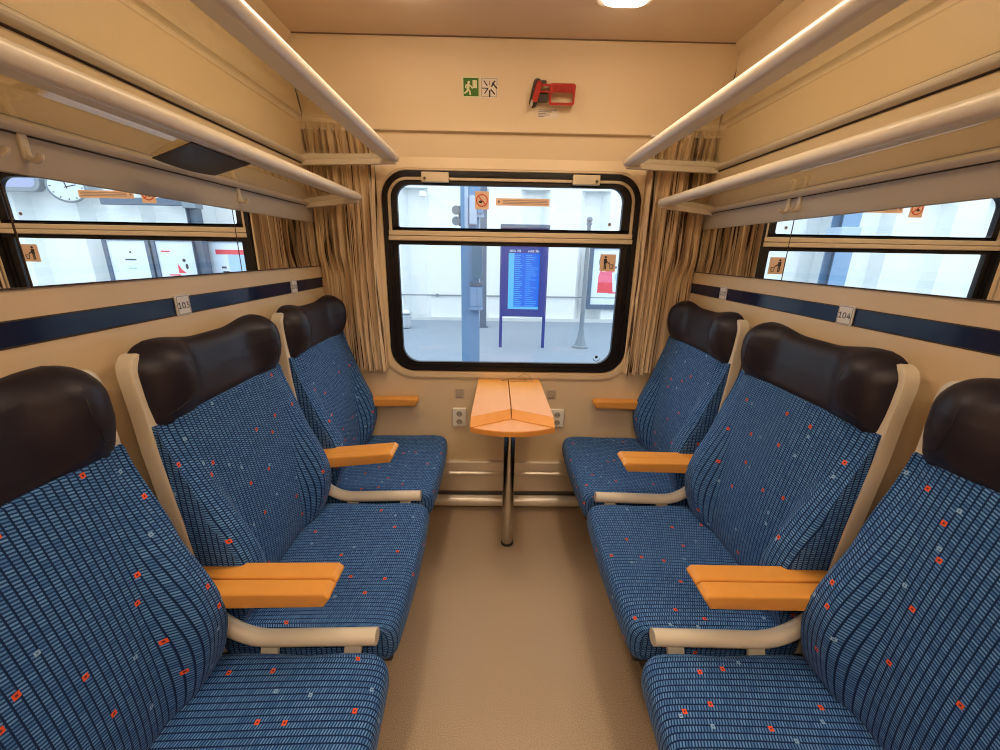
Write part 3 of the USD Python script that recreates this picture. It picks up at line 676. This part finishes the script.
# ------------------------------------------------------------------ signs and hammer on the sloping panel above the window
def lean(m):
    """from flat (x, y = 0, z measured up the slope) onto the upper panel"""
    v = np.array(m.vertices); a = math.atan2(.049, .11); o = np.array([0, D - .066, 2.05])
    y = v[:, 1] * math.cos(a) - v[:, 2] * math.sin(a); z = v[:, 2] * math.cos(a) + v[:, 1] * math.sin(a)
    return trimesh.Trimesh(np.stack([v[:, 0], o[1] + y, o[2] + z], 1), m.faces, process=False)
def flat(poly, d0, d1): return lean(on_xz(poly, -d1, -d0))
SX, SZ = -.185, .104
def fs(poly, d0, d1): return flat(sa.translate(sa.scale(poly, 1.06, .80, origin=(SX, SZ)), .004, .003), d0, d1)
t = thing('exit_sign', 'small green emergency exit sign with a running figure', 'sign')
obj('border', fs(rrect(SX - .036, SX + .034, SZ - .046, SZ + .046, .003, 3), -.001, .0012), 'sign_cream', t)
obj('field', fs(sg.box(SX - .031, SZ - .040, SX + .030, SZ + .040), .0012, .0018), 'sign_green', t)
def limb(*p, w=.0035): return sg.LineString([(SX + a, SZ + b) for a, b in p]).buffer(w)
run = union_all([sg.Point(SX - .009, SZ + .022).buffer(.0055), limb((-.011, .012), (-.013, -.008), w=.0055), limb((-.013, -.008), (-.006, -.018), (-.004, -.032)), limb((-.013, -.008), (-.018, -.020), (-.026, -.026)),
                 limb((-.010, .012), (-.001, .004), (.005, -.004), w=.0028), limb((-.012, .012), (-.021, .008), (-.022, -.002), w=.0028), sg.box(SX + .006, SZ - .004, SX + .024, SZ + .031)])
obj('figure', fs(run, .0018, .0024), 'sign_cream', t)
t = thing('glass_breaking_sign', 'small beige sign with a hammer breaking glass, beside the green exit sign', 'sign')
X2 = SX + .073
obj('border', fs(rrect(X2 - .036, X2 + .036, SZ - .046, SZ + .046, .003, 3), -.001, .0012), 'sticker_white', t)
def rod(*p, w=.0022): return sg.LineString([(X2 + a, SZ + b) for a, b in p]).buffer(w)
pic = union_all([rod((-.020, .028), (-.008, .008)), rod((.002, .028), (.002, .010), w=.0012), rod((-.028, -.003), (-.006, -.004)), rod((-.006, -.006), (-.018, -.026)), rod((.002, -.014), (.002, -.040), w=.003), rod((.008, -.010), (.022, -.028), w=.003),
                 rod((.010, .006), (.022, .028), w=.003), rod((.014, .020), (.030, -.002), w=.003)])
fr = rrect(X2 - .032, X2 + .032, SZ - .041, SZ + .041, .003, 3)
obj('pictogram', fs(union_all([pic, fr.difference(fr.buffer(-.0012))]), .0012, .0018), 'ink', t)
t = thing('emergency_hammer', 'red emergency hammer in its holder above the window', 'hammer')
HX = .166
def hs(m):
    v = np.array(m.vertices); v[:, 0] = HX + (v[:, 0] - HX) * .88; v[:, 2] = .052 + v[:, 2] * .88
    return lean(trimesh.Trimesh(v, m.faces, process=False))
def hf(poly, d0, d1): return hs(on_xz(poly, -d1, -d0))
def hb(x0, x1, z0, z1, d0, d1, r=.004): return hs(rbox(HX + x0, HX + x1, -d1, -d0, z0, z1, r))
obj('holder', cat_([hf(sa.rotate(rrect(HX - .100, HX - .062, -.016, .105, .018, 8), -12, origin=(HX - .08, .04)), 0, .016), hb(-.066, -.02, .008, .05, 0, .024), hb(-.055, -.03, .083, .098, 0, .03)]), 'hammer_dark', t, label='dark holder')
hd = sa.rotate(rrect(HX - .088, HX - .062, .012, .098, .012, 8), -14, origin=(HX - .075, .05))
obj('hammer_head', hf(hd, .016, .042), 'hammer_red', t)
obj('steel_tip', hf(sa.rotate(rrect(HX - .094, HX - .082, -.012, .02, .006, 6), -14, origin=(HX - .08, .04)), .018, .034), 'alu_brushed', t)
obj('shaft', cat_([hb(-.07, .0, .076, .086, .02, .034), hb(-.07, .0, .050, .058, .02, .034)]), 'hammer_red', t)
lo = rrect(HX - .012, HX + .112, .000, .088, .010, 6); li = rrect(HX - .003, HX + .104, .010, .052, .006, 6)
obj('handle_loop', hf(lo.difference(li), .014, .032), 'hammer_red', t)
for k in range(9):
    obj('grip_rib', hb(.004 + k * .011, .010 + k * .011, .056, .082, .030, .036, .002), 'hammer_red', t)
t = thing('instruction_label', 'small pale instruction label under the red hammer', 'label')
obj('sheet', hf(rrect(HX - .062, HX + .045, -.062, -.020, .002, 2), -.001, .0008), 'sticker_white', t)
obj('print_lines', hf(union_all([sg.box(HX - .058, z, HX + w, z + .003) for z, w in ((-.026, .035), (-.034, .01), (-.041, -.02), (-.048, .0), (-.055, -.025))]), .0008, .0013), 'ink_faint', t)

# ------------------------------------------------------------------ outside: platform, wall and what stands there
ZP, YW = -.65, 13.2
obj('platform', box(-30, 30, 3.4, YW + 2.0, ZP - .8, ZP), 'platform_ground', kind='structure', label='blue-grey asphalt platform outside')
obj('platform_edge', box(-30, 30, 2.75, 3.4, ZP - .8, ZP + .004), 'platform_kerb', kind='structure', label='pale platform edge beside the train')
obj('track_bed', box(-30, 30, -12, 2.75, ZP - .9, ZP - .5), 'platform_ground', kind='structure', label='track bed under the train')
wo = thing('retaining_wall', 'tall pale concrete wall with tapered niches behind the platform', 'wall', kind='structure')
front, pitch = [(-31, YW + 1.5)], 1.83
cxs = [-2.55 + pitch * k for k in range(-14, 16)]                  # one niche every 1.83 m
front.append((-31, YW))
for c in cxs: front += [(c - .445, YW), (c - .25, YW + .32), (c + .25, YW + .32), (c + .445, YW)]
front += [(31, YW), (31, YW + 1.5)]
m = extr(sg.Polygon(front), 3.29 - ZP); m.apply_translation([0, 0, ZP]); obj('niche_wall', m, 'outer_wall', wo)
obj('wall_head', box(-31, 31, YW, YW + 1.5, 3.29, 6.5), 'outer_wall', wo)
obj('wall_foot', box(-31, 31, YW - .10, YW, ZP, ZP + .10), 'platform_kerb', wo)
t = thing('wall_pipe', 'thin grey pipe running along the foot of the platform wall', 'pipe')
obj('tube', cyl((-30, YW - .05, .145), (30, YW - .05, .145), .022, 10), 'lamp_grey', t)
for k in range(-6, 7):
    obj('pipe_clip', rbox(k * 3.4 - 1.95, k * 3.4 - 1.87, YW - .08, YW, .10, .19, .01), 'lamp_grey', t)
t = thing('steel_column', 'pale blue steel column nearest the train, left of the blue display', 'column')
cx, cy = -.452, 6.5
obj('flange', box(cx - .135, cx + .135, cy - .14, cy - .12, ZP, 6), 'steel_blue', t); obj('flange', box(cx - .135, cx + .135, cy + .12, cy + .14, ZP, 6), 'steel_blue', t)
obj('web', box(cx - .01, cx + .01, cy - .12, cy + .12, ZP, 6), 'steel_blue', t)
obj('cable_duct', rbox(cx - .075, cx - .02, cy - .17, cy - .14, 1.75, 6, .01), 'steel_pale', t)
obj('base_plate', box(cx - .22, cx + .22, cy - .22, cy + .22, ZP, ZP + .02), 'steel_dark', t)
t = thing('loudspeaker', 'pair of small round grey loudspeakers left of the near column', 'loudspeaker', (cx - .155, cy, 1.985))
obj('bracket', rbox(-.02, .03, -.03, .03, -.14, .14, .008), 'lamp_grey', t)
for z in (-.075, .075): obj('horn', tube([(-.05, .05, z), (-.05, -.02, z), (-.05, -.07, z)], np.array([.045, .055, .065]), 18), 'lamp_grey', t)
t = thing('steel_column', 'dark steel column farther off, behind the pale blue one', 'column')
cx, cy = -.412, 11.95
obj('shaft', cat_([box(cx - .09, cx + .09, cy - .10, cy - .085, ZP, 6), box(cx - .09, cx + .09, cy + .085, cy + .10, ZP, 6), box(cx - .008, cx + .008, cy - .09, cy + .09, ZP, 6)]), 'steel_dark', t)
obj('base_plate', box(cx - .14, cx + .14, cy - .14, cy + .14, ZP, ZP + .02), 'steel_dark', t)
nx, ny = -.452, 6.5 - .145                                   # equipment on the front of the near column
t = thing('hanging_panel', 'dark teal rounded panel mounted on the near column', 'panel')
obj('body', on_xz(rrect(nx + .04, nx + .19, 1.09, 1.74, (.06, .03, .02, .02), 6), ny - .13, ny - .03), 'panel_teal', t)
obj('arm', box(nx + .06, nx + .12, ny - .03, ny, 1.35, 1.45), 'steel_dark', t)
t = thing('equipment_box', 'pale blue equipment cabinet low on the near column, under the dark panel', 'box')
obj('body', rbox(nx, nx + .19, ny - .10, ny, .66, .98, .01), 'steel_blue', t); obj('lid', rbox(nx - .005, nx + .195, ny - .11, ny, .98, 1.03, .008), 'steel_dark', t)
obj('door', rbox(nx + .015, nx + .105, ny - .106, ny - .098, .68, .96, .006), 'steel_mid', t); obj('door', rbox(nx + .115, nx + .18, ny - .106, ny - .098, .68, .96, .006), 'steel_mid', t)
obj('sill', rbox(nx - .005, nx + .195, ny - .11, ny, .62, .66, .008), 'steel_mid', t)
t = thing('signal_box', 'white control cabinet high on the near column behind the no-smoking sticker', 'box')
obj('body', rbox(nx, nx + .105, ny - .09, ny, 1.86, 2.24, .01), 'steel_pale', t)
for z in (1.96, 2.10): obj('bracket', box(nx + .10, nx + .21, ny - .05, ny - .01, z, z + .05), 'steel_pale', t)
obj('side_box', rbox(nx + .115, nx + .19, ny - .08, ny - .045, 2.0, 2.22, .01), 'steel_blue', t)
obj('lamp', rbox(nx + .215, nx + .255, ny - .05, ny - .01, 2.08, 2.15, .012), 'lamp_grey', t)
t = thing('flood_lamp', 'small white floodlight in the niche at the top left of the window', 'lamp')
obj('body', rbox(-2.33, -2.13, YW - .26, YW - .08, 3.02, 3.17, .02), 'plate_white', t); obj('bracket', box(-2.25, -2.21, YW - .10, YW, 3.05, 3.09), 'lamp_grey', t)

t = thing('timetable_display', 'dark blue timetable display with a bright screen on the platform', 'display', (0, 9.33, 0))
x0, x1 = .035, 1.095
for x in (x0 + .035, x1 - .035): obj('leg', rbox(x - .035, x + .035, -.035, .035, ZP, 2.0, .01), 'display_navy', t)
obj('cabinet', rbox(x0 + .02, x1 - .02, -.09, .09, .08, 1.98, .02), 'display_navy', t)
obj('hood', rbox(x0, x1, -.14, .11, 1.98, 2.06, .02), 'steel_dark', t)
obj('screen', box(.22, .905, -.094, -.088, .255, 1.47), 'screen_blue', t)
obj('screen_margin', on_xz(union_all([sg.box(.22, .255, .345, 1.47), sg.box(.22, .255, .905, .31)]), -.0955, -.0945), 'screen_cyan', t)
rg = random.Random(5); rows = []
for k in range(26):
    z = .335 + k * .0432
    rows.append(box(.36, .36 + rg.uniform(.10, .18), -.0955, -.0945, z, z + .017)); rows.append(box(.60, .60 + rg.uniform(.07, .27), -.0955, -.0945, z, z + .013))
obj('timetable_row', cat_(rows), 'screen_row', t, kind='stuff')
hdr = []
for a, n in ((.24, 9), (.64, 9)):
    for k in range(n):
        if k in (5,): continue
        hdr.append(box(a + k * .028, a + k * .028 + .018, -.0955, -.0885, 1.49, 1.49 + rg.choice((.035, .05, .05))))
obj('header_lettering', cat_(hdr), 'screen_white', t, kind='stuff')
t = thing('lamp_post', 'slim grey post with a ball finial and a flared foot', 'post', (1.965, 9.4, 0))
obj('shaft', tube([(0, 0, z) for z in np.linspace(ZP + .1, 2.10, 12)], np.linspace(.058, .040, 12), 18), 'lamp_grey', t)
obj('foot', tube([(0, 0, ZP), (0, 0, ZP + .04), (0, 0, ZP + .06), (0, 0, ZP + .20), (0, 0, ZP + .42)], np.array([.18, .18, .14, .09, .06]), 20), 'lamp_grey', t)
fin = trimesh.creation.icosphere(2, .065); fin.apply_translation([0, 0, 2.19]); obj('finial', cat_([fin, cyl((0, 0, 2.08), (0, 0, 2.13), .06, 16)]), 'lamp_grey', t)
t = thing('litter_bin', 'small silver litter bin by the foot of the wall at the left of the window', 'bin', (-2.60, 11.6, ZP))
obj('body', tube([(0, 0, .02), (0, 0, .05), (0, 0, .36), (0, 0, .38)], np.array([.12, .14, .16, .15]), 20), 'bin_metal', t)
obj('lid', tube([(0, 0, .42), (0, 0, .46), (0, 0, .53), (0, 0, .56)], np.array([.17, .17, .12, .03]), 20), 'bin_metal', t); obj('gap_ring', cyl((0, 0, .37), (0, 0, .43), .12, 16), 'steel_dark', t)

def poster(k, x0, label, art):
    t = thing('poster_case', label, 'poster case', (x0, YW - .06, 0))
    z0, z1, w = -.07, 1.64, 1.17
    fo, fi = rrect(-.118, w + .118, z0 - .15, z1 + .13, .02, 3), rrect(0, w, z0, z1, .005, 2)
    obj('frame', on_xz(fo.difference(fi), -.04, .045), 'poster_frame', t)
    obj('sheet', on_xz(fi.buffer(.01), -.005, .03), 'poster_sheet', t)
    groups = {}
    for m, g in art: groups.setdefault(m, []).append(g)
    for i, (m, g) in enumerate(groups.items()):
        for q in getattr(union_all(g), 'geoms', [union_all(g)]): obj('print', on_xz(q, -.007 - i * .001, -.005), m, t)
B = sg.box
def blob(x, z, r, sx=1, sz=1): return sa.scale(sg.Point(x, z).buffer(r, 12), sx, sz)
dress = sg.Polygon([(.20, .30), (.70, .30), (.66, .62), (.62, .92), (.72, .98), (.66, 1.06), (.40, 1.04), (.26, 1.0), (.20, .80)])
poster(0, 2.98, 'poster case with a pink dress picture, right of the lamp post', [('poster_pink', dress.intersection(B(0, .62, 1.2, 1.2))), ('poster_red', dress.intersection(B(0, 0, 1.2, .62))), ('poster_skin', blob(.36, 1.10, .14, .9, 1.1)), ('poster_dark', blob(.28, 1.26, .12, .7, 1.6)),
    ('poster_dark', B(.50, 1.06, .56, 1.12)), ('poster_dark', B(.68, 1.06, .76, 1.12)), ('poster_dark', B(.88, 1.06, .98, 1.12)), ('poster_pink', B(.55, .28, 1.1, .33)), ('poster_blue', blob(.9, .8, .18))])
poster(1, 4.40, 'pale poster case second from the lamp post', [('poster_blue', B(.12, 1.2, 1.05, 1.5)), ('poster_dark', B(.2, .5, .7, .54)), ('poster_dark', B(.2, .4, .9, .43))])
poster(2, 5.81, 'poster case with a red bar above a blue panel', [('poster_blue', B(0, .25, .62, 1.30)), ('poster_red', B(.02, 1.28, .98, 1.42)), ('poster_dark', B(.72, .86, .86, .92)), ('poster_dark', B(.64, .74, .84, .78)), ('poster_dark', B(.74, .60, .78, .72)), ('poster_pink', B(.02, .20, .90, .34)), ('poster_pink', B(.02, .42, .55, .48))])
poster(3, 7.40, 'poster case with small red figures in the middle of the row', [('poster_red', sg.Polygon([(.40, .70), (.62, .70), (.62, .98), (.52, .82)])), ('poster_dark', blob(.40, 1.08, .05)), ('poster_dark', blob(.34, .90, .06, .7, 1.4)), ('poster_red', B(.78, 1.32, 1.05, 1.36)), ('poster_red', B(.58, .62, .92, .66)),
    ('poster_red', blob(.30, .36, .10, .9, 1.5)), ('poster_dark', blob(.30, .50, .07)), ('poster_blue', B(.58, .40, .95, .46))])
poster(4, 8.87, 'nearly blank white poster case with two small dark lines, last in the row', [('poster_dark', B(.38, 1.06, .72, 1.10)), ('poster_dark', blob(.52, 1.30, .03)), ('poster_dark', B(.30, .36, .62, .41)), ('poster_blue', B(.42, .8, .66, .84))])
t = thing('station_clock', 'round white station clock high on the platform wall', 'clock', (10.50, YW - .38, 3.06), -42)
obj('case', tube([(0, .12, 0), (0, -.10, 0), (0, -.12, 0)], np.array([.41, .41, .39]), 40), 'lamp_grey', t)
obj('face', tube([(0, -.118, 0), (0, -.124, 0)], np.array([.365, .365]), 40), 'clock_face', t)
hands = [sa.rotate(B(-.012, -.05, .012, L), a, origin=(0, 0)) for L, a in ((.22, 70), (.32, -10))]
ticks = [sa.rotate(B(-.012, .30, .012, .345), a, origin=(0, 0)) for a in range(0, 360, 30)]
obj('hands', on_xz(union_all(hands), -.128, -.124), 'ink', t); [obj('hour_mark', on_xz(q, -.127, -.1235), 'ink', t) for q in ticks]
obj('wall_arm', rbox(-.04, .04, .1, .36, -.04, .04, .01), 'lamp_grey', t)
t = thing('platform_sign', 'long mauve rounded sign beside the station clock', 'sign', (12.70, YW - .45, 3.22))
obj('body', on_xz(rrect(-1.65, 1.65, -.30, .30, .28, 8), -.1, .1), 'lamp_grey', t); obj('face', on_xz(rrect(-1.52, 1.52, -.20, .22, .18, 8), -.105, -.099), 'canopy_mauve', t)
for x in (-1, 1): obj('hanger', box(x - .03, x + .03, .0, .45, .1, .16), 'lamp_grey', t)
t = thing('steel_column', 'blue steel column far left on the platform', 'column')
cx, cy = -8.3, 12.6
obj('flange', box(cx - .25, cx + .25, cy - .22, cy - .19, ZP, 6), 'steel_blue', t); obj('flange', box(cx - .25, cx + .25, cy + .19, cy + .22, ZP, 6), 'steel_blue', t); obj('web', box(cx - .02, cx + .02, cy - .19, cy + .19, ZP, 6), 'steel_dark', t)
obj('collar', rbox(cx - .3, cx + .3, cy - .28, cy + .28, 1.98, 2.35, .02), 'steel_pale', t)
t = thing('steel_column', 'grey steel column with a long arm, between the right-hand poster cases', 'column')
cx, cy = 7.03, 12.85
for x in (-.15, .13): obj('flange', box(cx + x, cx + x + .02, cy - .12, cy + .12, ZP, 6), 'poster_frame', t)
obj('web', box(cx - .13, cx + .13, cy - .01, cy + .01, ZP, 6), 'steel_dark', t)
obj('arm', rbox(cx + .15, cx + 2.6, cy - .06, cy + .06, 2.62, 2.82, .02), 'poster_frame', t); obj('bracket', rbox(cx - .2, cx + .2, cy - .16, cy + .16, 2.55, 2.88, .02), 'lamp_grey', t)
